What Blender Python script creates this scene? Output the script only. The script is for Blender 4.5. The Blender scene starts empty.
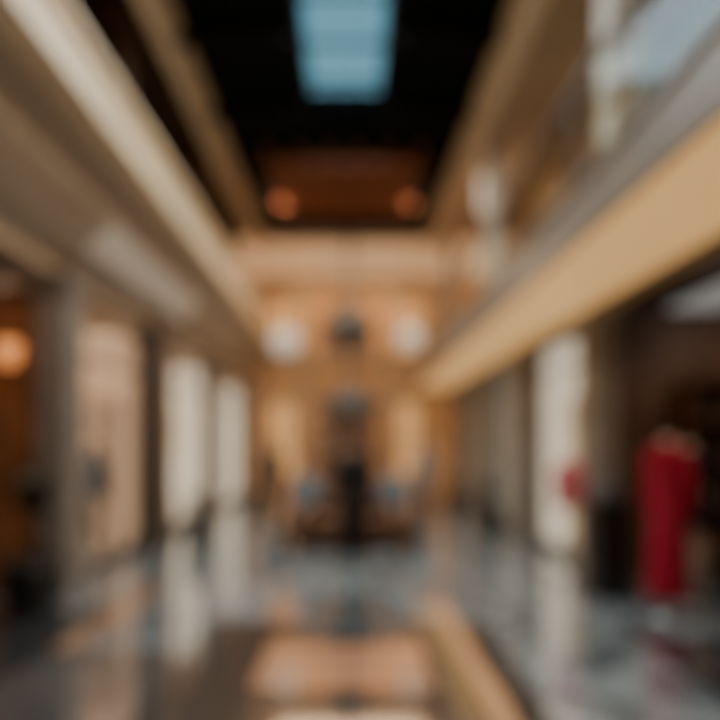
import bpy, bmesh, math, random
from mathutils import Vector, Matrix
random.seed(7)
DOF = True
F=540.0; VX=350.0; VY=445.0; EYE=1.6
def W(px,py,y):
    return ((px-VX)*y/F, y, EYE+(VY-py)*y/F)

# ---------------------------------------------------------------- materials
MATS={}
def mat(name,col,rough=0.5,metal=0.0,emit=None,es=0.0,var=0.12,scale=6.0,spec=0.5,bump=0.0):
    if name in MATS: return MATS[name]
    m=bpy.data.materials.new(name); m.use_nodes=True
    nt=m.node_tree; b=nt.nodes['Principled BSDF']
    tc=nt.nodes.new('ShaderNodeTexCoord'); nz=nt.nodes.new('ShaderNodeTexNoise')
    nz.inputs['Scale'].default_value=scale; nz.inputs['Detail'].default_value=4
    nt.links.new(tc.outputs['Object'],nz.inputs['Vector'])
    r=nt.nodes.new('ShaderNodeValToRGB')
    r.color_ramp.elements[0].position=0.3; r.color_ramp.elements[1].position=0.7
    r.color_ramp.elements[0].color=tuple(max(0,c*(1-var)) for c in col)+(1,)
    r.color_ramp.elements[1].color=tuple(min(1,c*(1+var)) for c in col)+(1,)
    nt.links.new(nz.outputs['Fac'],r.inputs['Fac'])
    nt.links.new(r.outputs['Color'],b.inputs['Base Color'])
    b.inputs['Roughness'].default_value=rough; b.inputs['Metallic'].default_value=metal
    b.inputs['Specular IOR Level'].default_value=spec
    if emit:
        b.inputs['Emission Color'].default_value=tuple(emit)+(1,); b.inputs['Emission Strength'].default_value=es
    if bump:
        bp=nt.nodes.new('ShaderNodeBump'); bp.inputs['Strength'].default_value=bump
        nt.links.new(nz.outputs['Fac'],bp.inputs['Height']); nt.links.new(bp.outputs['Normal'],b.inputs['Normal'])
    MATS[name]=m; return m
def glass(name,col,fac=0.07):
    m=bpy.data.materials.new(name); m.use_nodes=True; nt=m.node_tree
    for n in list(nt.nodes): nt.nodes.remove(n)
    o=nt.nodes.new('ShaderNodeOutputMaterial'); t=nt.nodes.new('ShaderNodeBsdfTransparent'); g=nt.nodes.new('ShaderNodeBsdfGlossy')
    t.inputs['Color'].default_value=tuple(col)+(1,); g.inputs['Roughness'].default_value=0.05
    mx=nt.nodes.new('ShaderNodeMixShader'); mx.inputs[0].default_value=fac
    nt.links.new(t.outputs[0],mx.inputs[1]); nt.links.new(g.outputs[0],mx.inputs[2])
    nt.links.new(mx.outputs[0],o.inputs['Surface']); return m

M_cream=mat('cream_plaster',(0.58,0.42,0.27),0.6)
M_fascia=mat('beige_fascia',(0.47,0.37,0.27),0.45)
M_cornice=mat('cornice_stone',(0.92,0.69,0.44),0.5)
M_farceil_glow=mat('far_ceiling_glow',(0.85,0.62,0.40),0.6,emit=(1,.62,.33),es=.40)  # plaster glows by itself; emission imitates lamp light falling on the ceiling
M_grey=mat('grey_stone',(0.22,0.185,0.155),0.4)
M_greycol=mat('grey_column_stone',(0.23,0.195,0.165),0.4,var=0.18)
M_darkcol=mat('dark_column_stone',(0.10,0.072,0.053),0.4,var=0.2)
M_palecol=mat('pale_column_stone',(0.75,0.62,0.48),0.4)
M_black=mat('black_ceiling',(0.006,0.008,0.008),0.9,spec=0.05)
M_beam=mat('dark_beam',(0.014,0.011,0.010),0.8,spec=0.1)
M_lattice=mat('brown_lattice',(0.36,0.11,0.045),0.5)
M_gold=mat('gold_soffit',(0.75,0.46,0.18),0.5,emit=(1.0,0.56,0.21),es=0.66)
M_frame=mat('bronze_frame',(0.10,0.08,0.065),0.35,0.3)
M_wood=mat('walnut',(0.17,0.08,0.04),0.4,scale=12,var=0.3)
M_darkwood=mat('dark_brown_wall',(0.055,0.026,0.014),0.5,var=0.3)
M_boutique=mat('brown_boutique_wall',(0.12,0.06,0.035),0.5,var=0.4,scale=2)
M_redwood=mat('reddish_wood_wall',(0.24,0.095,0.035),0.5,var=0.5,scale=2)
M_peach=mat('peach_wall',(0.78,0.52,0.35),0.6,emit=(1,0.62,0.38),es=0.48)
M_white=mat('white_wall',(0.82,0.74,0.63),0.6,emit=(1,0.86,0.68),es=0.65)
M_tanwall=mat('tan_wall',(0.42,0.30,0.19),0.6)
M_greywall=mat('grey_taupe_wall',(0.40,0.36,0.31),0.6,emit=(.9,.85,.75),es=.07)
M_lightpanel=mat('light_panel',(0.9,0.9,0.9),0.5,emit=(1,0.84,0.62),es=2.0)
M_panelcool=mat('cool_light_panel',(0.7,0.7,0.68),0.5,emit=(0.9,0.92,0.88),es=0.2)
M_lamp=mat('lamp_glass',(0.75,0.68,0.6),0.3,emit=(1,0.86,0.70),es=0.42)
M_walllamp=mat('wall_lamp_glass',(0.8,0.7,0.6),0.3,emit=(1,0.80,0.60),es=1.3)
M_lens=mat('added_downlight_lens',(0.5,0.45,0.4),0.3,emit=(1,0.85,0.6),es=0.3)
M_amber=mat('amber_glow',(0.8,0.4,0.15),0.4,emit=(1,0.34,0.09),es=1.0)
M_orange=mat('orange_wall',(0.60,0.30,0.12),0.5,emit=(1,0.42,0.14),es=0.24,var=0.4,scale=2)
M_metal=mat('dark_metal',(0.11,0.10,0.095),0.45,0.3)
M_pewter=mat('pewter',(0.19,0.175,0.165),0.5,0.2)
M_chrome=mat('chrome',(0.5,0.5,0.5),0.3,1.0)
M_red=mat('red_wool',(0.30,0.006,0.026),0.8,scale=30,bump=0.2,spec=.2)
M_pink=mat('coral_fabric',(0.55,0.12,0.14),0.75,scale=30)
M_blk=mat('black_fabric',(0.010,0.010,0.012),0.8,scale=30,spec=.2)
M_navy=mat('charcoal_fabric',(0.03,0.035,0.04),0.8,scale=30,spec=.2)
M_gcloth=mat('grey_fabric',(0.13,0.13,0.14),0.8,scale=30)
M_bcloth=mat('blue_grey_fabric',(0.14,0.18,0.215),0.8,scale=30)
M_skin=mat('skin',(0.50,0.28,0.19),0.5)
M_hair=mat('dark_hair',(0.02,0.012,0.008),0.6,scale=40)
M_manq=mat('mannequin_shell',(0.60,0.50,0.42),0.4)
M_pot=mat('black_pot',(0.010,0.009,0.009),0.4)
M_potb=mat('brown_pot',(0.12,0.07,0.04),0.5)
M_soil=mat('soil',(0.03,0.02,0.012),0.9,scale=30)
M_leaf=mat('leaf_green',(0.03,0.045,0.02),0.5,var=0.4)
M_leafb=mat('leaf_blue_green',(0.06,0.085,0.085),0.5,var=0.4)
M_teal=mat('teal_panel',(0.12,0.19,0.17),0.3,emit=(0.35,0.6,0.5),es=0.07)
M_dred=mat('dark_red_fabric',(0.18,0.012,0.02),0.8)
M_G=glass('clear_glass',(0.95,0.97,0.96),.05); M_GB=glass('balustrade_glass',(0.80,0.85,0.83),.04); M_GS=glass('skylight_glass',(0.85,0.95,1.0),.03)

def floor_mat():
    m=bpy.data.materials.new('polished_marble'); m.use_nodes=True; nt=m.node_tree; N=nt.nodes; L=nt.links
    b=N['Principled BSDF']; tc=N.new('ShaderNodeTexCoord'); sp=N.new('ShaderNodeSeparateXYZ'); L.new(tc.outputs['Object'],sp.inputs[0])
    def math_(op,a,bb=None):
        n=N.new('ShaderNodeMath'); n.operation=op
        for i,v in enumerate((a,bb)):
            if v is None: continue
            if hasattr(v,'links'): L.new(v,n.inputs[i])
            else: n.inputs[i].default_value=v
        return n.outputs[0]
    X=sp.outputs[0]; Y=sp.outputs[1]
    def rng(v,a,c): return math_('MULTIPLY',math_('GREATER_THAN',v,a),math_('LESS_THAN',v,c))
    def rect(x0,x1,y0,y1): return math_('MULTIPLY',rng(X,x0,x1),rng(Y,y0,y1))
    nz=N.new('ShaderNodeTexNoise'); nz.inputs['Scale'].default_value=2.0; nz.inputs['Detail'].default_value=8; nz.inputs['Distortion'].default_value=1.5
    L.new(tc.outputs['Object'],nz.inputs['Vector'])
    r=N.new('ShaderNodeValToRGB'); r.color_ramp.elements[0].color=(0.085,0.11,0.13,1); r.color_ramp.elements[1].color=(0.32,0.38,0.42,1)
    r.color_ramp.elements[0].position=0.35; r.color_ramp.elements[1].position=0.65
    L.new(nz.outputs['Fac'],r.inputs['Fac']); cur=r.outputs['Color']
    def over(mask,col):
        nonlocal cur
        mx=N.new('ShaderNodeMix'); mx.data_type='RGBA'; L.new(mask,mx.inputs[0]); L.new(cur,mx.inputs[6]); mx.inputs[7].default_value=tuple(col)+(1,)
        cur=mx.outputs[2]
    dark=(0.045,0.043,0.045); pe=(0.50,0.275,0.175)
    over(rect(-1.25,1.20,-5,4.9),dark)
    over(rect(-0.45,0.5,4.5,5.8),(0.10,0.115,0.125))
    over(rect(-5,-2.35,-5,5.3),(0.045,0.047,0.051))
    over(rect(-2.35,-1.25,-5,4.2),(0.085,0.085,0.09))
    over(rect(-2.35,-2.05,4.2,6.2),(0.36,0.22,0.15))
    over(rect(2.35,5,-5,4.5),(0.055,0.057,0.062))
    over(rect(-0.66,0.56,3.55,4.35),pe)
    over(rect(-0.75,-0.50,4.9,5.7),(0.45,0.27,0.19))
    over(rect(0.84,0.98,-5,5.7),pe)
    bk=N.new('ShaderNodeTexBrick'); bk.offset=0; bk.inputs['Scale'].default_value=1.25; bk.inputs['Mortar Size'].default_value=0.006
    bk.inputs['Brick Width'].default_value=1; bk.inputs['Row Height'].default_value=1
    bk.inputs['Color1'].default_value=(1,1,1,1); bk.inputs['Color2'].default_value=(0.8,0.8,0.8,1); bk.inputs['Mortar'].default_value=(0.3,0.3,0.3,1)
    L.new(tc.outputs['Object'],bk.inputs['Vector'])
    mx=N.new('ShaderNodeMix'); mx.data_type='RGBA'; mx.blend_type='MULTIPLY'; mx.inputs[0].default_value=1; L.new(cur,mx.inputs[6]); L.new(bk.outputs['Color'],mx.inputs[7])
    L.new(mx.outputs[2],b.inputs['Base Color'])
    b.inputs['Roughness'].default_value=0.09; b.inputs['IOR'].default_value=2.3; b.inputs['Coat Weight'].default_value=0.8; b.inputs['Coat IOR'].default_value=1.7; b.inputs['Coat Roughness'].default_value=0.04
    return m
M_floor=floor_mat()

# ---------------------------------------------------------------- mesh helpers
COL=bpy.context.scene.collection
def obj_from(bm,name,m,parent=None,smooth=False,loc=(0,0,0)):
    me=bpy.data.meshes.new(name); bmesh.ops.recalc_face_normals(bm,faces=bm.faces); bm.to_mesh(me); bm.free()
    if smooth:
        for p in me.polygons: p.use_smooth=True
    for mm in (m if isinstance(m,(list,tuple)) else [m]): me.materials.append(mm)
    o=bpy.data.objects.new(name,me); COL.objects.link(o); o.location=loc
    if parent: o.parent=parent
    return o
def addbox(bm,x0,x1,y0,y1,z0,z1,mi=0):
    vs=[bm.verts.new((x,y,z)) for z in (z0,z1) for y in (y0,y1) for x in (x0,x1)]
    for f in ((0,1,3,2),(4,6,7,5),(0,4,5,1),(2,3,7,6),(0,2,6,4),(1,5,7,3)):
        fc=bm.faces.new([vs[i] for i in f]); fc.material_index=mi
def boxes(name,lst,m,parent=None,bevel=0.0,loc=(0,0,0)):
    bm=bmesh.new()
    for b in lst: addbox(bm,*b)
    o=obj_from(bm,name,m,parent,loc=loc)
    if bevel:
        md=o.modifiers.new('bevel','BEVEL'); md.width=bevel; md.segments=2; md.limit_method='ANGLE'
    return o
def struct(o): o['kind']='structure'; return o
def sbox(name,*b,m=M_cream,bevel=0): return struct(boxes(name,[b],m,bevel=bevel))
def addlathe(bm,prof,seg=24,cx=0,cy=0,mi=0,sy=1.0):
    rings=[]
    for p in prof:
        z,rx=p[0],p[1]; ry=p[2] if len(p)>2 else rx*sy
        rings.append([bm.verts.new((cx+rx*math.cos(2*math.pi*i/seg),cy+ry*math.sin(2*math.pi*i/seg),z)) for i in range(seg)])
    for a,b in zip(rings,rings[1:]):
        for i in range(seg):
            f=bm.faces.new((a[i],a[(i+1)%seg],b[(i+1)%seg],b[i])); f.material_index=mi
    bm.faces.new(rings[0][::-1]); bm.faces.new(rings[-1])
def lathe(name,prof,m,parent=None,seg=24,loc=(0,0,0),cx=0,cy=0):
    bm=bmesh.new(); addlathe(bm,prof,seg,cx,cy); return obj_from(bm,name,m,parent,True,loc)
def addtube(bm,pts,rad,seg=10):
    rings=[]; n=len(pts); pts=[Vector(p) for p in pts]
    for i,p in enumerate(pts):
        d=(pts[min(i+1,n-1)]-pts[max(i-1,0)]).normalized()
        u=d.cross(Vector((0,1,0.01))).normalized(); v=d.cross(u)
        r=rad[i] if isinstance(rad,(list,tuple)) else rad
        rings.append([bm.verts.new(p+u*r*math.cos(2*math.pi*k/seg)+v*r*math.sin(2*math.pi*k/seg)) for k in range(seg)])
    for a,b in zip(rings,rings[1:]):
        for k in range(seg): bm.faces.new((a[k],a[(k+1)%seg],b[(k+1)%seg],b[k]))
    bm.faces.new(rings[0]); bm.faces.new(rings[-1][::-1])
def tube(name,pts,rad,m,parent=None,seg=10,loc=(0,0,0)):
    bm=bmesh.new(); addtube(bm,pts,rad,seg); return obj_from(bm,name,m,parent,True,loc)
def thing(name,label,cat,loc,rotz=0,group=None):
    e=bpy.data.objects.new(name,None); COL.objects.link(e); e.location=loc; e.rotation_euler=(0,0,rotz); e.empty_display_size=0.2
    e['label']=label; e['category']=cat
    if group: e['group']=group
    return e
def tag(o,label,cat,group=None):
    o['label']=label; o['category']=cat
    if group: o['group']=group
    return o
def vquad(name,corners,m,parent=None):
    bm=bmesh.new(); bm.faces.new([bm.verts.new(c) for c in corners]); return obj_from(bm,name,m,parent)

# ---------------------------------------------------------------- shell
YB=-3.0; YE=17.0; YF=16.6; CZ=6.9
XL=-3.2; XR=3.04
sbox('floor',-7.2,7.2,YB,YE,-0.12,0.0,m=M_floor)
SX0,SX1,SY0,SY1=-0.62,0.47,1.0,8.85
struct(boxes('ceiling',[(-2.3,SX0,YB,13.5,CZ,CZ+.15),(SX1,2.0,YB,13.5,CZ,CZ+.15),(SX0,SX1,YB,SY0,CZ,CZ+.15),(SX0,SX1,SY1,13.5,CZ,CZ+.15)],M_black))
struct(boxes('trim_1',[(SX0-.08,SX0,SY0,SY1,CZ-.03,CZ+.5),(SX1,SX1+.08,SY0,SY1,CZ-.03,CZ+.5),(SX0-.08,SX1+.08,SY1,SY1+.08,CZ-.03,CZ+.5),(SX0-.08,SX1+.08,SY0-.08,SY0,CZ-.03,CZ+.5)],M_beam))
struct(vquad('window_1',[(SX0,SY0,CZ+.2),(SX1,SY0,CZ+.2),(SX1,SY1,CZ+.2),(SX0,SY1,CZ+.2)],M_GS))
bars=[(SX0,SX1,y,y+.02,CZ+.17,CZ+.23) for y in [SY0+.8*i for i in range(1,10)]]+[(x,x+.02,SY0,SY1,CZ+.17,CZ+.23) for x in (-0.26,0.10)]
struct(boxes('trim_2',bars,M_metal))
k=3
for y in (2.0,3.6,5.2,6.8,8.4):
    struct(boxes('trim_%d'%k,[(-2.2,SX0-.1,y,y+.16,CZ-.18,CZ)],M_beam)); k+=1
    struct(boxes('trim_%d'%k,[(SX1+.1,1.9,y,y+.16,CZ-.18,CZ)],M_beam)); k+=1
lat=[(-1.5,1.3,9.7+.40*i,9.7+.40*i+.16,CZ-.28,CZ-.16) for i in range(6)]+[(-1.5+.54*i,-1.4+.54*i,9.5,12.0,CZ-.16,CZ) for i in range(6)]
struct(boxes('trim_%d'%k,lat,M_lattice)); k+=1
sbox('ceiling.001',-7.2,7.2,13.5,YE,6.75,6.9,m=M_farceil_glow)
struct(boxes('trim_%d'%k,[(-2.35,2.05,13.35,13.5,6.66,CZ+.1)],M_palecol)); k+=1
sbox('wall_left',-7.2,-7.05,YB,YE,0,CZ,m=M_darkwood)
sbox('wall_right',7.05,7.2,YB,YE,0,CZ,m=M_darkwood)
sbox('wall_rear',-7.2,7.2,YB-.15,YB,0,CZ+.1,m=M_tanwall)
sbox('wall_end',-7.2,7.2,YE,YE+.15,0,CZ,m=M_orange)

# LEFT upper
struct(boxes('trim_%d'%k,[(-2.30,-2.2,YB,13.4,6.35,CZ+.2),(-2.2,-2.15,YB,13.4,6.35,6.45),(-2.2,-2.12,YB,13.4,6.80,6.9)],M_cornice)); k+=1
sbox('ceiling.002',-7.05,-2.30,YB,13.5,6.75,6.9,m=M_darkwood)
struct(boxes('wall_left.001',[(-2.40,-2.22,YB,YF,4.50,4.92),(-2.46,-2.14,YB,YF,4.92,5.0),(-2.44,-2.16,YB,YF,4.44,4.54)],M_cornice,bevel=.01))
bm=bmesh.new()
prof=[(-3.35,3.45),(-3.20,3.45),(-3.20,3.60),(-2.95,3.78),(-2.65,4.08),(-2.45,4.46),(-2.45,4.6),(-3.35,4.6)]
A=[bm.verts.new((x,YB,z)) for x,z in prof]; B=[bm.verts.new((x,YF,z)) for x,z in prof]
for i in range(len(prof)): bm.faces.new((A[i],A[(i+1)%len(prof)],B[(i+1)%len(prof)],B[i]))
bm.faces.new(A[::-1]); bm.faces.new(B)
struct(obj_from(bm,'wall_left.002',M_fascia))
sbox('ceiling.003',-7.05,-3.35,6.0,YF,3.45,3.6,m=M_cream)
sbox('ceiling.006',-7.05,-3.35,YB,6.0,3.45,3.6,m=M_darkwood)
sbox('wall_left.003',-4.1,-4.0,YB,13.5,4.6,6.75,m=M_darkwood)
# RIGHT upper gallery
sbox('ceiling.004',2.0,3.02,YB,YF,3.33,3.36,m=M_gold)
sbox('wall_right.002',3.02,3.20,YB,YF,3.18,3.36,m=M_darkcol)
sbox('ceiling.007',3.20,7.05,YB,6.6,3.33,3.36,m=M_darkwood)
sbox('ceiling.008',3.20,7.05,6.6,YF,3.33,3.36,m=M_cream)
struct(boxes('floor.001',[(2.0,7.05,YB,YF,3.36,3.70)],M_grey))
struct(boxes('trim_%d'%k,[(1.94,2.0,YB,YF,3.36,3.78),(1.90,2.04,YB,YF,3.78,3.84)],M_grey)); k+=1
struct(boxes('trim_%d'%k,[(2.0,2.12,YB,13.4,6.35,CZ+.2),(1.94,2.0,YB,13.4,6.35,6.45),(1.90,2.0,YB,13.4,6.80,6.9)],M_cornice)); k+=1
sbox('ceiling.005',2.12,7.05,YB,13.5,6.75,6.9,m=M_cream)
sbox('wall_right.001',3.95,4.05,YB,YF,3.70,6.75,m=M_cream)

# ---------------------------------------------------------------- partition walls and shop interiors
def shop(side,y1,xf,mback):
    s=-1 if side=='left' else 1
    xs=sorted((xf+s*0.19,s*7.05))
    sbox('wall_%s.010'%side,xs[0],xs[1],y1,y1+.12,0,3.33,m=mback)
def panel(side,x0,x1,y0,y1,z,m):
    struct(boxes('ceiling.020',[(x0,x1,y0,y1,z-.05,z-.001)],m))
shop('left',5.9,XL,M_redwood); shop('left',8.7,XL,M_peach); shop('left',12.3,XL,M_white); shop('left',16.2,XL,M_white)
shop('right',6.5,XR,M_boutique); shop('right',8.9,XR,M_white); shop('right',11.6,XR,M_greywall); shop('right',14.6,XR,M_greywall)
panel('left',-6.6,-4.0,6.3,8.0,3.45,M_lightpanel); panel('left',-6.6,-3.9,9.2,11.6,3.45,M_lightpanel); panel('left',-6.6,-3.9,13.0,15.4,3.45,M_lightpanel)
panel('right',4.0,6.4,6.9,8.3,3.33,M_lightpanel); panel('right',4.0,6.0,9.6,11.0,3.33,M_lightpanel); panel('right',4.0,6.0,12.2,13.8,3.33,M_lightpanel)
panel('right',3.5,4.05,4.85,5.95,3.13,M_panelcool)

# ---------------------------------------------------------------- ground columns
def column(name,label,x,y,h,w,d,m,mcap,group):
    e=thing(name,label,'column',(x,y,0),group=group)
    boxes('base',[(-w/2-.05,w/2+.05,-d/2-.05,d/2+.05,0,.16),(-w/2-.025,w/2+.025,-d/2-.025,d/2+.025,.16,.24)],m,e,.012)
    boxes('shaft',[(-w/2,w/2,-d/2,d/2,.24,h-.22)],m,e,.02)
    boxes('capital',[(-w/2-.03,w/2+.03,-d/2-.03,d/2+.03,h-.22,h-.14),(-w/2-.05,w/2+.05,-d/2-.05,d/2+.05,h-.14,h)],mcap,e,.012)
    return e
G1='square stone columns between the shopfronts'
for y,d,m,l in ((5.98,.42,M_greycol,'grey stone column beside a dark shopfront and potted plant'),(8.85,.80,M_darkcol,'dark brown stone column between two bright shop windows'),(12.45,.6,M_greycol,'grey stone column beside a bright shop window'),(16.4,.3,M_greycol,'grey stone column near the end wall of the hall')):
    column('column',l,-3.2,y,3.45,.34,d,m,m,G1)
for y,d,m,l in ((6.47,.45,M_greycol,'grey stone column between clothing display and bright window'),(9.05,.5,M_greycol,'grey stone column beside a bright white shop window'),(11.8,.5,M_greycol,'grey stone column between two shopfronts'),(14.8,.4,M_greycol,'grey stone column near the end of the hall')):
    column('column',l,2.97,y,3.17,.30,d,m,m,G1)
G2='pale columns along the upper gallery'
for y in (0.7,4.75,8.87,12.9):
    e=thing('column','pale square gallery column behind the glass balustrade','column',(2.36,y,3.70),group=G2)
    boxes('base',[(-.16,.16,-.17,.17,0,.14)],M_palecol,e,.01)
    boxes('shaft',[(-.13,.13,-.14,.14,.14,2.8)],M_palecol,e,.015)
    boxes('capital',[(-.17,.17,-.18,.18,2.8,3.05)],M_palecol,e,.01)
for y in (3.4,6.4,9.4,12.4):
    e=thing('column','dark brown pier on the upper gallery above the parapet','column',(-2.75,y,4.6),group='brown piers of the opposite upper gallery')
    boxes('shaft',[(-.13,.13,-.14,.14,.12,2.0)],M_wood,e,.01)
    boxes('base',[(-.16,.16,-.17,.17,0,.12)],M_wood,e,.01)
    boxes('capital',[(-.16,.16,-.17,.17,2.0,2.15)],M_wood,e,.01)
for i in range(8):
    y0=-2.0+2.3*i
    e=thing('glass_balustrade','clear glass balustrade panel with a metal handrail','railing',(2.04,y0,3.84),group='glass balustrade panels along the gallery edge')
    vquad('glass_panel',[(0,.04,.03),(0,2.26,.03),(0,2.26,.95),(0,.04,.95)],M_GB,e)
    boxes('handrail',[(-.03,.03,0,2.3,.95,1.0)],M_metal,e,.01)
    boxes('post',[(-.02,.02,0,.04,0,.95)],M_metal,e)
    boxes('shoe_rail',[(-.03,.03,0,2.3,0,.05)],M_metal,e)
def upfront(y0,y1,z0,z1,m,wn_):
    struct(boxes('window_%d'%wn_,[(3.90,3.94,y0,y1,z0,z1)],m))
    struct(boxes('trim_%d'%(40+wn_),[(3.86,3.95,y0-.08,y0,z0,z1),(3.86,3.95,y1,y1+.08,z0,z1),(3.86,3.95,y0-.08,y1+.08,z1,z1+.1),(3.86,3.95,(y0+y1)/2-.02,(y0+y1)/2+.02,z0,z1)],M_frame))
upfront(5.6,7.2,3.75,6.6,M_teal,10)
upfront(8.2,10.4,3.75,5.9,M_darkwood,11)
upfront(11.2,12.2,3.75,6.0,M_peach,12)
upfront(12.9,14.5,3.75,6.0,M_redwood,13)
e=thing('banner','dark red fabric banner hanging on the upper gallery wall','banner',(3.935,5.25,3.71))
boxes('cloth',[(-.01,.01,-.22,.22,0,2.9)],M_dred,e); tube('rod',[(0,-.26,2.9),(0,.26,2.9)],.013,M_metal,e)
e=thing('wall_lamp','glowing white cylinder lamp on the upper gallery','lamp',(2.62,10.1,6.30))
lathe('lamp_shade',[(-.32,.15),(-.30,.19),(.30,.19),(.32,.15)],M_walllamp,e)
tube('hanging_rod',[(0,0,.3),(0,0,.45)],.012,M_metal,e)

bm=bmesh.new(); vs=[]
for y in (6.0,9.4):
    for (a,b) in ((-2.97,3.80),(-2.66,4.11),(-2.62,4.07),(-2.93,3.76)): vs.append(bm.verts.new((a,y,b)))
for f in ((0,1,2,3),(7,6,5,4),(0,4,5,1),(1,5,6,2),(2,6,7,3),(3,7,4,0)): bm.faces.new([vs[i] for i in f])
M_sign=mat('pale_sign',(0.75,0.65,0.54),0.5,emit=(1,.88,.72),es=.10)
tag(obj_from(bm,'sign_board',M_sign),'long pale blank sign board on the beige fascia','sign')

def storefront(side,xf,y0,y1,n,top,idx):
    fr=[(xf-.03,xf+.03,y0,y1,0,.12),(xf-.03,xf+.03,y0,y1,top-.10,top),(xf-.02,xf+.02,y0,y1,2.65,2.69)]
    for i in range(n+1):
        yy=y0+(y1-y0)*i/n; fr.append((xf-.02,xf+.02,yy-.015,yy+.015,0,top))
    struct(boxes('trim_%d'%(60+idx),fr,M_frame))
    struct(vquad('window_%d'%(20+idx),[(xf,y0,.12),(xf,y1,.12),(xf,y1,top-.1),(xf,y0,top-.1)],M_G))
storefront('left',-3.25,6.22,8.42,1,3.45,1); storefront('left',-3.25,9.29,12.13,2,3.45,2); storefront('left',-3.25,12.77,16.2,2,3.45,3)
storefront('right',3.07,6.72,8.78,1,3.18,4); storefront('right',3.07,9.32,11.53,2,3.18,5); storefront('right',3.07,12.07,14.58,2,3.18,6); storefront('right',3.07,15.02,16.9,1,3.18,7)

# ---------------------------------------------------------------- end wall architecture
k=100
for z0,z1,d in ((6.3,6.75,.3),(4.0,4.35,.35),(3.2,3.35,.2)):
    struct(boxes('trim_%d'%k,[(-3.2,3.1,YE-d,YE,z0,z1),(-3.2,3.1,YE-d-.08,YE,z1-.08,z1)],M_cream)); k+=1
for x in (-2.75,-1.45,1.25,2.45):
    e=thing('pilaster','beige pilaster on the warm end wall','column',(x,YE-.15,0),group='pilasters on the end wall')
    boxes('base',[(-.2,.2,-.14,.14,0,.25)],M_cream,e,.01)
    boxes('shaft',[(-.15,.15,-.1,.14,.25,6.1)],M_cream,e,.01)
    boxes('capital',[(-.2,.2,-.15,.14,6.1,6.3)],M_cream,e,.01)
def arch(x,z0,w,h,m,label):
    e=thing('arched_window',label,'window',(x,YE-.02,z0),group='arched windows on the end wall')
    def prof(w,h,n=12):
        p=[(-w/2,0),(w/2,0)]
        for i in range(n+1):
            a=math.pi*i/n; p.append((w/2*math.cos(a),h-w/2+w/2*math.sin(a)))
        return p
    bm=bmesh.new(); P=prof(w,h); a=[bm.verts.new((px,-.03,pz)) for px,pz in P]; bm.faces.new(a)
    obj_from(bm,'pane',m,e)
    bm=bmesh.new(); P2=prof(w+.16,h+.08)
    n=len(P)
    i1=[bm.verts.new((px,-.1,pz)) for px,pz in P]; o1=[bm.verts.new((px,-.1,pz)) for px,pz in P2]
    i2=[bm.verts.new((px,0,pz)) for px,pz in P]; o2=[bm.verts.new((px,0,pz)) for px,pz in P2]
    for i in range(1,n):
        j=(i+1)%n
        bm.faces.new((i1[i],i1[j],o1[j],o1[i])); bm.faces.new((i1[i],i1[j],i2[j],i2[i])); bm.faces.new((o1[i],o1[j],o2[j],o2[i]))
    obj_from(bm,'frame',M_cream,e)
    boxes('mullion',[(-.02,.02,-.07,-.03,0,h),(-w/2,w/2,-.07,-.03,h*.5,h*.5+.04)],M_frame,e)
M_warmpane=mat('warm_pane',(0.7,0.42,0.18),0.3,emit=(1,0.52,0.20),es=0.7,var=.3,scale=3)
M_brownpane=mat('brown_pane',(0.19,0.115,0.075),0.4,emit=(1,0.5,0.25),es=0.07)
for x,w in ((-2.1,.70),(-.1,1.7),(1.85,.60)):
    arch(x,4.45,w,1.6,M_brownpane if w>1 else M_warmpane,'arched window glowing warm on the upper end wall')
    arch(x,.05 if w>1 else .6,w,3.0 if w>1 else 2.4,M_brownpane if w>1 else M_warmpane,'arched opening glowing warm at ground level of the end wall')

# ---------------------------------------------------------------- hanging lamps
def pendant(px,py,y,r,top,label):
    x,yy,z=W(px,py,y)
    e=thing('pendant_lamp',label,'lamp',(x,y,z),group='white globe pendant lamps')
    lathe('lamp_globe',[(-r*math.cos(math.pi*i/12)*.9,max(.01,r*math.sin(math.pi*i/12))) for i in range(13)],M_lamp,e)
    lathe('cap',[(r*.86,.08),(r*.95,.07),(r*1.1,.03)],M_metal,e)
    tube('cord',[(0,0,r),(0,0,top-z)],.012,M_metal,e)
pendant(285,342,13.0,.36,CZ,'white globe pendant lamp on a long cord')
pendant(411,338,13.0,.30,CZ,'white globe pendant lamp on a long cord')
e=thing('chandelier','large two-tiered dark metal chandelier with small frosted lamps','chandelier',(0,12.0,2.2))
tube('stem',[(0,0,0),(0,0,4.7)],.05,M_metal,e)
for zc,R,n in ((.25,.62,12),(1.95,.50,10)):
    bm=bmesh.new()
    for s in range(24):
        a=2*math.pi*s/24;b=2*math.pi*(s+1)/24
        addtube(bm,[(R*math.cos(a),R*math.sin(a),zc),(R*math.cos(b),R*math.sin(b),zc)],.06,6)
    for s in range(n):
        a=2*math.pi*s/n
        addtube(bm,[(0,0,zc-.15),(R*.5*math.cos(a),R*.5*math.sin(a),zc-.25),(R*math.cos(a),R*math.sin(a),zc)],.03,6)
        addtube(bm,[(0,0,zc+.6),(R*math.cos(a),R*math.sin(a),zc)],.018,6)
    obj_from(bm,'ring_frame',M_metal,e,True)
    lathe('centre_body',[(zc-.38,.02),(zc-.28,.24),(zc-.05,.42),(zc+.15,.38),(zc+.35,.18),(zc+.6,.05)],M_pewter,e)
    for s in range(n):
        a=2*math.pi*s/n
        lathe('lamp_shade',[(0,.03),(.02,.06),(.14,.05),(.17,.02)],M_grey,e,12,loc=(R*math.cos(a),R*math.sin(a),zc+.04))

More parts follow.
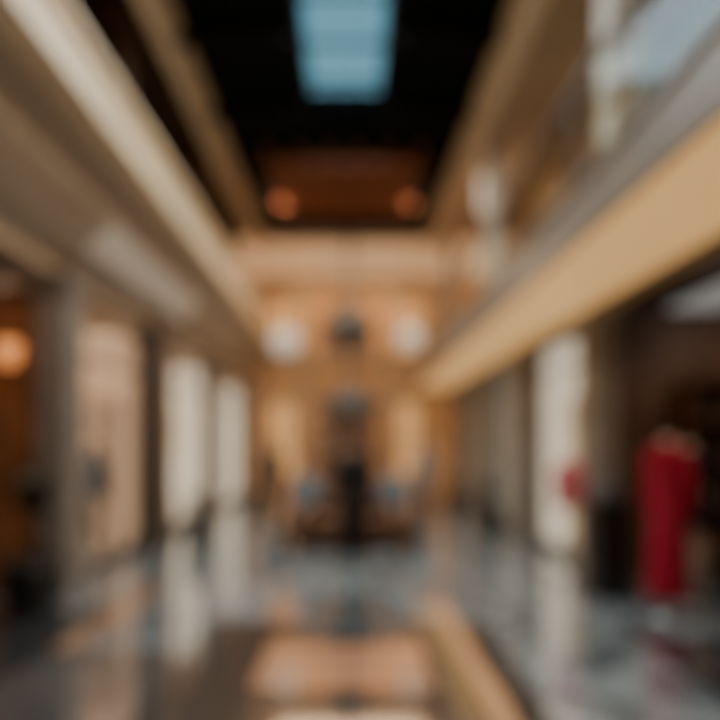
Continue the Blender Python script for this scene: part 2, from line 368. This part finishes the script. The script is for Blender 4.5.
# ---------------------------------------------------------------- plants
def addleaf(bm,base,ang,L,w,lift,droop):
    n=6; prev=None
    d=Vector((math.cos(ang),math.sin(ang),0)); s=Vector((-math.sin(ang),math.cos(ang),0))
    for i in range(n+1):
        t=i/n; p=Vector(base)+d*L*t*math.cos(lift)+Vector((0,0,L*(math.sin(lift)*t-droop*t*t)))
        ww=w*math.sin(math.pi*min(1,max(.03,t*.93+.05)))
        a=bm.verts.new(p-s*ww); b=bm.verts.new(p+s*ww+Vector((0,0,.0)))
        if prev: bm.faces.new((prev[0],prev[1],b,a))
        prev=(a,b)
def plant(name,label,loc,pot_r,pot_h,fol_h,fol_r,n,mpot,mleaf,trunk=True,z0=.02):
    e=thing(name,label,'plant',loc)
    lathe('pot',[(0,pot_r*.72),(pot_h*.1,pot_r*.8),(pot_h*.8,pot_r),(pot_h*.92,pot_r*1.06),(pot_h,pot_r*1.06),(pot_h,pot_r*.92),(pot_h*.9,pot_r*.9)],mpot,e)
    lathe('soil',[(pot_h*.9,pot_r*.9),(pot_h*.93,pot_r*.88)],M_soil,e)
    if trunk: tube('stem',[(0,0,pot_h*.9),(.03,.02,pot_h+fol_h*.3),(0,0,pot_h+fol_h*.6)],[.035,.025,.015],M_potb,e)
    bm=bmesh.new()
    for i in range(n):
        a=random.uniform(0,6.28); h=pot_h+random.uniform(z0,.6)*fol_h
        addleaf(bm,(0,0,h),a,fol_r*random.uniform(.7,1.1),fol_r*.14,random.uniform(.3,1.3),random.uniform(.2,.6))
    obj_from(bm,'foliage',mleaf,e)
    return e
plant('potted_plant','large leafy plant in a round black pot beside the shopfront',(-3.05,5.2,0),.27,.48,1.1,.34,70,M_pot,M_leaf,z0=.4)
plant('potted_plant','low dark plant in a black pot beside a bright window',(-2.62,9.2,0),.2,.4,.5,.3,50,M_pot,M_leaf,False)
plant('potted_plant','bushy dark green plant in a black pot by the shopfront',(2.55,9.9,0),.24,.42,.7,.36,70,M_pot,M_leafb,False)
plant('potted_plant','small dark plant in a pot by the shopfront',(2.45,12.8,0),.22,.4,.6,.32,50,M_pot,M_leafb,False)
plant('potted_plant','small dark plant in a pot near the bright windows',(-2.55,13.4,0),.22,.4,.6,.32,50,M_pot,M_leafb,False)

# central seating island
e=thing('planter_bench','round brown timber planter bench with dark upholstered seat','bench',(0.0,9.2,0))
lathe('base',[(0,.95),(.06,1.0),(.36,1.0),(.38,.98)],M_wood,e,40)
lathe('seat_cushion',[(.38,1.10),(.40,1.13),(.47,1.13),(.5,1.08)],M_wood,e,40)
lathe('planter',[(.5,.58),(.52,.62),(.82,.64),(.85,.62),(.85,.54),(.82,.52)],M_wood,e,32)
lathe('soil',[(.8,.53),(.83,.5)],M_soil,e,32)
ee=thing('shrub','wide blue-green shrub growing in the round timber planter','plant',(0,9.2,.86))
tube('stem',[(0,0,0),(0,0,.35)],.025,M_potb,ee)
bm=bmesh.new()
for j in range(160):
    a=random.uniform(0,6.28); r=random.uniform(0,.3)
    addleaf(bm,(r*math.cos(a),r*math.sin(a),random.uniform(.03,.25)),random.uniform(0,6.28),random.uniform(.2,.34),.05,random.uniform(.4,1.3),random.uniform(.1,.3))
obj_from(bm,'foliage',M_leafb,ee)

# ---------------------------------------------------------------- people
def skin_obj(name,verts,edges,radii,m,parent,root=0,sub=2):
    me=bpy.data.meshes.new(name); me.from_pydata(verts,edges,[]); o=bpy.data.objects.new(name,me); COL.objects.link(o); o.parent=parent
    md=o.modifiers.new('skin','SKIN'); md.use_smooth_shade=True
    for i,r in enumerate(radii):
        r=r if isinstance(r,(tuple,list)) else (r,r)
        me.skin_vertices[0].data[i].radius=r; me.skin_vertices[0].data[i].use_root=(i==root)
    s=o.modifiers.new('sub','SUBSURF'); s.levels=sub; s.render_levels=sub
    me.materials.append(m); return o
def person(loc,rotz,label,mcoat,mleg,seated=False,coatlen=.45):
    e=thing('person',label,'person',loc,rotz)
    V=[];E=[];R=[]
    def v(p,r,par=None):
        V.append(p);R.append(r)
        if par is not None: E.append((par,len(V)-1))
        return len(V)-1
    hz=.93 if not seated else .57
    pel=v((0,0,hz),(.15,.11)); w=v((0,0,hz+.18),(.12,.09),pel); ch=v((0,.0,hz+.38),(.15,.10),w); nb=v((0,0,hz+.53),(.07,.065),ch); nk=v((0,-.01,hz+.60),.052,nb)
    h1=v((0,-.02,hz+.68),(.068,.078),nk); h2=v((0,-.02,hz+.76),(.075,.09),h1); h3=v((0,-.01,hz+.83),(.06,.075),h2)
    for s in (-1,1):
        sh=v((s*.17,0,hz+.47),.058,ch); el=v((s*.23,.03,hz+.19),.042,sh)
        if seated: wr=v((s*.17,-.20,hz+.10),.028,el); dirv=Vector((-.25*s,-1,-.25)).normalized()
        else: wr=v((s*.25,-.05,hz-.05),.028,el); dirv=Vector((0,-.15,-1)).normalized()
        pm=v(tuple(Vector(V[wr])+dirv*.05),(.022,.034),wr); pe_=v(tuple(Vector(V[wr])+dirv*.09),(.018,.034),pm)
        for f,(off,ln) in enumerate(((-.03,.07),(-.01,.08),(.01,.075),(.03,.06))):
            sd=Vector((0,1,0)) if not seated else Vector((1,0,0))
            b=Vector(V[pe_])+sd*off; a=v(tuple(b+dirv*.02),.009,pe_); c=v(tuple(b+dirv*ln*.6+Vector((-s*.006,-.004,0))),.008,a); v(tuple(b+dirv*ln+Vector((-s*.018,-.01,0))),.007,c)
        sd=Vector((0,-1,0)) if not seated else Vector((-s,0,0))
        t=v(tuple(Vector(V[pm])+sd*.035+dirv*.01),.010,pm); v(tuple(Vector(V[pm])+sd*.045+dirv*.05),.009,t)
        hp=v((s*.09,0,hz-.06),.088,pel)
        if seated:
            kn=v((s*.11,-.42,hz-.04),.06,hp); an=v((s*.11,-.44,.09),.04,kn)
        else:
            kn=v((s*.10,-.02+s*.03,.50),.06,hp); an=v((s*.10,.02+s*.06,.09),.04,kn)
        v((V[an][0],V[an][1]-.14,.04),(.035,.03),an)
    skin_obj('body',V,E,R,M_skin,e)
    bm=bmesh.new()
    zt=hz+.54
    addlathe(bm,[(hz-(coatlen if not seated else .08),.21,.17),(hz-.1,.20,.155),(hz,.19,.145),(hz+.18,.165,.125),(hz+.38,.20,.135),(hz+.48,.17,.11),(zt,.08,.08),(zt+.03,.07,.07)],28)
    for s in (-1,1):
        if seated: pts=[(s*.14,0,hz+.48),(s*.19,.01,hz+.42),(s*.23,.03,hz+.19),(s*.18,-.18,hz+.10)]
        else: pts=[(s*.14,0,hz+.48),(s*.19,.01,hz+.42),(s*.235,.03,hz+.19),(s*.25,-.04,hz-.03)]
        addtube(bm,pts,[.07,.075,.058,.045],12)
    obj_from(bm,'coat',mcoat,e,True)
    bm=bmesh.new()
    for s in (-1,1):
        if seated: pts=[(s*.09,0,hz),(s*.11,-.42,hz-.02),(s*.11,-.44,.12)]; 
        else: pts=[(s*.09,0,hz-.02),(s*.10,-.02+s*.03,.50),(s*.10,.02+s*.06,.09)]
        addtube(bm,pts,[.105,.085,.065],12)
    obj_from(bm,'trousers',mleg,e,True)
    for s in (-1,1):
        ay=-.44 if seated else .02+s*.06
        bm=bmesh.new(); addlathe(bm,[(0,.05,.14),(.03,.052,.14),(.07,.045,.12),(.1,.035,.07)],16,s*(.11 if seated else .10),ay-.06); obj_from(bm,'shoe',M_blk,e,True)
    bm=bmesh.new()
    bmesh.ops.create_uvsphere(bm,u_segments=20,v_segments=12,radius=1,matrix=Matrix.Translation((0,.012,hz+.795))@Matrix.Diagonal((.088,.098,.095,1)))
    for vv in list(bm.verts):
        if vv.co.y<-.045 and vv.co.z<hz+.82: vv.co.y=-.045
    obj_from(bm,'hair',M_hair,e,True)
    for s in (-1,1):
        bm=bmesh.new(); bmesh.ops.create_uvsphere(bm,u_segments=10,v_segments=8,radius=.011,matrix=Matrix.Translation((s*.03,-.098,hz+.745))); obj_from(bm,'eye',M_blk,e,True)
    bm=bmesh.new(); addtube(bm,[(0,-.10,hz+.745),(0,-.118,hz+.71),(0,-.10,hz+.70)],[.008,.014,.008],8); obj_from(bm,'nose',M_skin,e,True)
    bm=bmesh.new(); addtube(bm,[(-.024,-.088,hz+.675),(0,-.098,hz+.673),(.024,-.088,hz+.675)],.006,6); obj_from(bm,'mouth',M_pink,e,True)
    return e
person((0.06,7.75,0),math.pi*.95,'person standing in a long black coat before the planter bench',M_blk,M_blk,coatlen=.55)
person((-.72,8.62,0),-.35,'person sitting on the round bench in a blue-grey jacket',M_bcloth,M_wood,seated=True)
person((.72,8.62,0),.35,'person sitting on the round bench in a blue-grey jacket',M_bcloth,M_wood,seated=True)
person((-1.75,12.2,0),.6,'person standing near the end wall in a charcoal coat',M_navy,M_blk)
person((1.65,12.0,0),-.9,'person standing near the end wall in a blue-grey coat',M_bcloth,M_navy)

# ---------------------------------------------------------------- mannequins
def mannequin(loc,rotz,label,mcoat,length,sleeves=True,mlow=None,name='mannequin',H=1.55,wd=1.0):
    e=thing(name,label,'mannequin',loc,rotz)
    lathe('base_plate',[(0,.17),(.012,.17),(.018,.05),(.02,.02)],M_chrome,e,28)
    tube('pole',[(0,0,.015),(0,0,H-.5)],.013,M_chrome,e)
    lathe('neck',[(H-.10,.06),(H-.04,.052),(H+.02,.055),(H+.035,.03)],M_manq,e)
    bm=bmesh.new(); b=H-length
    pr=[(b,.0+.22,.18),(b+.02,.225,.185)]
    if length>.75: pr+=[(H-.75,.19,.15)]
    pr+=[(H-.58,.175,.14),(H-.40,.145,.11),(H-.22,.185,.135),(H-.10,.19,.12),(H-.05,.14,.09),(H-.02,.075,.07)]
    pr=[(z,a*wd,c*wd) for z,a,c in pr]
    addlathe(bm,pr,32)
    for vv in bm.verts:
        if vv.co.z<H-.5:
            a=math.atan2(vv.co.y,vv.co.x); t=min(1,(H-.5-vv.co.z)/.5); f=1+.06*t*math.cos(8*a); vv.co.x*=f; vv.co.y*=f
    obj_from(bm,'coat_body',mcoat,e,True)
    if sleeves:
        for s in (-1,1):
            tube('sleeve',[(s*.14*wd,0,H-.12),(s*.20*wd,.01,H-.18),(s*.23*wd,.03,H-.42),(s*.235*wd,-.03,H-.68)],[.065*wd,.07*wd,.055*wd,.045*wd],mcoat,e,14)
    bm=bmesh.new()
    for s in (-1,1):
        addbox(bm,*sorted((s*.01,s*.09*wd)),-.15*wd,-.13*wd,H-.25,H-.08)
    obj_from(bm,'lapel',mcoat,e)
    if length>.75:
        boxes('belt',[(-.15*wd,.15*wd,-.12*wd,.12*wd,H-.44,H-.39)],mcoat,e,.04)
        for i in range(4):
            bm=bmesh.new(); bmesh.ops.create_uvsphere(bm,u_segments=10,v_segments=6,radius=.014,matrix=Matrix.Translation((.03,(-.15-.01*i)*wd,H-.3-.14*i))); obj_from(bm,'button',M_metal,e,True)
    if mlow:
        bm=bmesh.new()
        for s in (-1,1): addtube(bm,[(s*.08,0,H-.6),(s*.09,-.01,.5),(s*.09,0,.10)],[.10,.075,.055],14)
        obj_from(bm,'trousers',mlow,e,True)
    return e
mannequin((2.97,5.05,0),-1.1,'headless mannequin in a long deep red coat by the shop entrance',M_red,1.46,H=1.64,wd=.9)
mannequin((3.42,5.45,0),-.7,'headless mannequin in a black jacket beside the red coat',M_blk,.78,mlow=M_manq,H=1.58)
mannequin((-3.75,7.7,0),.5,'headless mannequin in a grey jacket inside the bright shop',M_gcloth,.62,mlow=M_tanwall,H=1.5)
mannequin((-3.8,11.2,0),.5,'headless mannequin in a cream dress inside the bright shop',M_white,1.0,H=1.5)
e=thing('dress_form','coral red top on a pedestal dress form','mannequin',(2.51,6.18,0),-.2)
lathe('base_plate',[(0,.15),(.015,.15),(.02,.03)],M_chrome,e); tube('pole',[(0,0,.02),(0,0,.95)],.014,M_chrome,e)
lathe('top',[(.90,.18,.14),(.96,.175,.135),(1.06,.15,.115),(1.20,.19,.13),(1.32,.185,.12),(1.38,.12,.09),(1.40,.06,.06)],M_pink,e)
lathe('neck',[(1.39,.055),(1.45,.05),(1.47,.03)],M_manq,e)
e=thing('display_plinth','tall black display plinth in front of the column','plinth',(2.74,5.75,0))
boxes('plinth_body',[(-.17,.17,-.17,.17,.06,.98)],M_pot,e,.008); boxes('base',[(-.19,.19,-.19,.19,0,.06)],M_pot,e,.005); boxes('top_slab',[(-.185,.185,-.185,.185,.98,1.01)],M_pot,e,.005)
def handbag(loc,rotz,label,m,s=1.0,group=None):
    e=thing('handbag',label,'handbag',loc,rotz,group)
    bm=bmesh.new(); addbox(bm,-.14*s,.14*s,-.055*s,.055*s,0,.19*s)
    for v in bm.verts:
        if v.co.z>.1*s: v.co.x*=.82; v.co.y*=.5
    o=obj_from(bm,'bag_body',m,e); b=o.modifiers.new('b','BEVEL'); b.width=.02*s; b.segments=3
    tube('handle',[(-.07*s,0,.18*s),(-.06*s,0,.25*s),(0,0,.29*s),(.06*s,0,.25*s),(.07*s,0,.18*s)],.008*s,m,e,8)
    boxes('clasp',[(-.015*s,.015*s,-.045*s,-.035*s,.12*s,.15*s)],M_chrome,e)
    return e
handbag((2.74,5.75,1.01),.3,'grey leather handbag on the black plinth',M_gcloth)
e=thing('wall_sconce','amber glowing wall sconce on dark wood wall','lamp',(-3.66,5.78,2.55))
boxes('back_plate',[(-.05,.05,.08,.115,-.12,.12)],M_metal,e,.005); tube('arm',[(0,.1,-.05),(0,.0,-.05)],.012,M_metal,e)
lathe('lamp_shade',[(-.10,.07),(.0,.11),(.14,.12),(.16,.09)],M_amber,e)
def shelf(x0,x1,yw,zs,mb,lab,bagm,grp):
    e=thing('wall_shelf',lab,'shelf',(0,yw,0)); n=len(zs)
    boxes('side_panel',[(x0-.03,x0,-.3,0,.0,zs[-1]+.45)],mb,e); boxes('side_panel',[(x1,x1+.03,-.3,0,.0,zs[-1]+.45)],mb,e)
    for z in zs: boxes('shelf_board',[(x0,x1,-.3,0,z-.03,z)],mb,e)
    boxes('top_board',[(x0-.03,x1+.03,-.3,0,zs[-1]+.45,zs[-1]+.48)],mb,e)
    for z in zs[1:]:
        m_=int((x1-x0)/.42)
        for i in range(m_):
            c=random.choice(bagm); handbag((x0+.22+i*(x1-x0-.1)/m_,yw-.15,z),0,'small %s handbag standing on the shop shelf'%c[0],c[1],.9,grp)
BM_=[('brown',M_wood),('cream',M_manq),('black',M_blk),('coral',M_pink)]
shelf(-4.7,-3.75,8.69,(.4,.9,1.4,1.9),M_tanwall,'tan wall shelf holding handbags in the peach shop',BM_,'handbags in the peach shop')
shelf(-5.2,-4.0,12.29,(.4,.9,1.4,1.9),M_cornice,'cream wall shelf holding handbags in the white shop',BM_,'handbags in the white shop')
shelf(3.65,4.3,8.89,(.4,.9,1.4,1.9),M_cornice,'cream wall shelf holding handbags behind bright window',BM_,'handbags behind the bright window')
shelf(3.95,5.0,6.49,(.4,.9,1.4,1.9),M_wood,'walnut wall shelf holding handbags in the dark boutique',BM_[:3],'handbags in the dark boutique')
shelf(-1.0,0.8,16.5,(.4,.9,1.4,1.9,2.4),M_wood,'walnut display shelf holding handbags at the end wall',BM_,'handbags on the end wall display')
e=thing('display_table','walnut display table holding folded clothes behind the shop window','table',(-3.75,6.75,0))
boxes('table_top',[(-.3,.3,-.3,.3,.68,.73)],M_wood,e,.008)
for a in (-.26,.26):
    for b in (-.26,.26): boxes('leg',[(a-.025,a+.025,b-.025,b+.025,0,.68)],M_wood,e,.004)
for i,(x,m_,c) in enumerate(((-.15,M_cream,'beige'),(.15,M_gcloth,'grey'))):
    for j in range(3):
        o=boxes('folded_sweater',[(-.12,.12,-.15,.15,0,.05)],m_,bevel=.02,loc=(-3.75+x,6.75,.732+.052*j))
        tag(o,'%s folded sweater stacked on the display table'%c,'clothing','folded sweaters on the display table')

# ---------------------------------------------------------------- lights
def spot(loc,e,col,size=1.6,target=None,r=.06):
    d=bpy.data.lights.new('spot_light','SPOT'); d.energy=e; d.color=col; d.spot_size=size; d.spot_blend=.7; d.shadow_soft_size=r
    o=bpy.data.objects.new('spot_light',d); COL.objects.link(o); o.location=loc
    if target: o.rotation_euler=(Vector(target)-Vector(loc)).to_track_quat('-Z','Y').to_euler()
    return o
for y in (1.2,3.2,6.0,8.6,11.2):  # added ceiling lamps with small fixtures, put in for general hall light
    for x in (-1.75,1.55):
        e=thing('added_downlight','small round black lamp added under the dark ceiling','lamp',(x,y,CZ-.08),group='added ceiling downlights')
        lathe('housing',[(0,.07),(.08,.07)],M_metal,e,16); lathe('lens',[(-.006,.05),(0,.05)],M_lens,e,16)
        spot((x,y,CZ-.12),290,(1,.82,.62),1.9,(-x*1.1,y+.6,0),.03)
for y in (3.5,6.5,9.5,12.2):
    spot((2.75,y,6.6),70,(1,.76,.52),1.6,(3.95,y+2.0,5.2),.05)
def area(loc,sx,sy,e,col,rot=(0,0,0)):
    d=bpy.data.lights.new('area_light','AREA'); d.shape='RECTANGLE'; d.size=sx; d.size_y=sy; d.energy=e; d.color=col
    o=bpy.data.objects.new('area_light',d); COL.objects.link(o); o.location=loc; o.rotation_euler=rot; return o
area((0,15.3,6.70),4.2,1.5,120,(1,.68,.40))
area((-.07,5,7.05),1.0,6.0,240,(.66,.87,1.0))
area((4.6,4.9,3.30),1.0,1.5,22,(1,.78,.60))
area((-4.3,4.4,3.42),1.0,1.5,14,(1,.52,.25))

# world sky
w=bpy.data.worlds.new('sky'); bpy.context.scene.world=w; w.use_nodes=True; nt=w.node_tree; bg=nt.nodes['Background']
tc=nt.nodes.new('ShaderNodeTexCoord'); nz=nt.nodes.new('ShaderNodeTexNoise'); nz.inputs['Scale'].default_value=3
r=nt.nodes.new('ShaderNodeValToRGB'); r.color_ramp.elements[0].color=(.12,.31,.40,1); r.color_ramp.elements[1].color=(.22,.47,.56,1)
nt.links.new(tc.outputs['Generated'],nz.inputs['Vector']); nt.links.new(nz.outputs['Fac'],r.inputs['Fac']); nt.links.new(r.outputs['Color'],bg.inputs['Color']); bg.inputs['Strength'].default_value=1.1

# camera
cd=bpy.data.cameras.new('camera'); co=bpy.data.objects.new('camera',cd); COL.objects.link(co)
co.location=(0,0,EYE); co.rotation_euler=(math.pi/2,0,0); cd.sensor_width=36; cd.lens=27.0
cd.shift_x=(360-VX)/720; cd.shift_y=(VY-360)/720; cd.clip_start=.02
if DOF:
    cd.dof.use_dof=True; cd.dof.focus_distance=.5; cd.dof.aperture_fstop=0.85
bpy.context.scene.camera=co
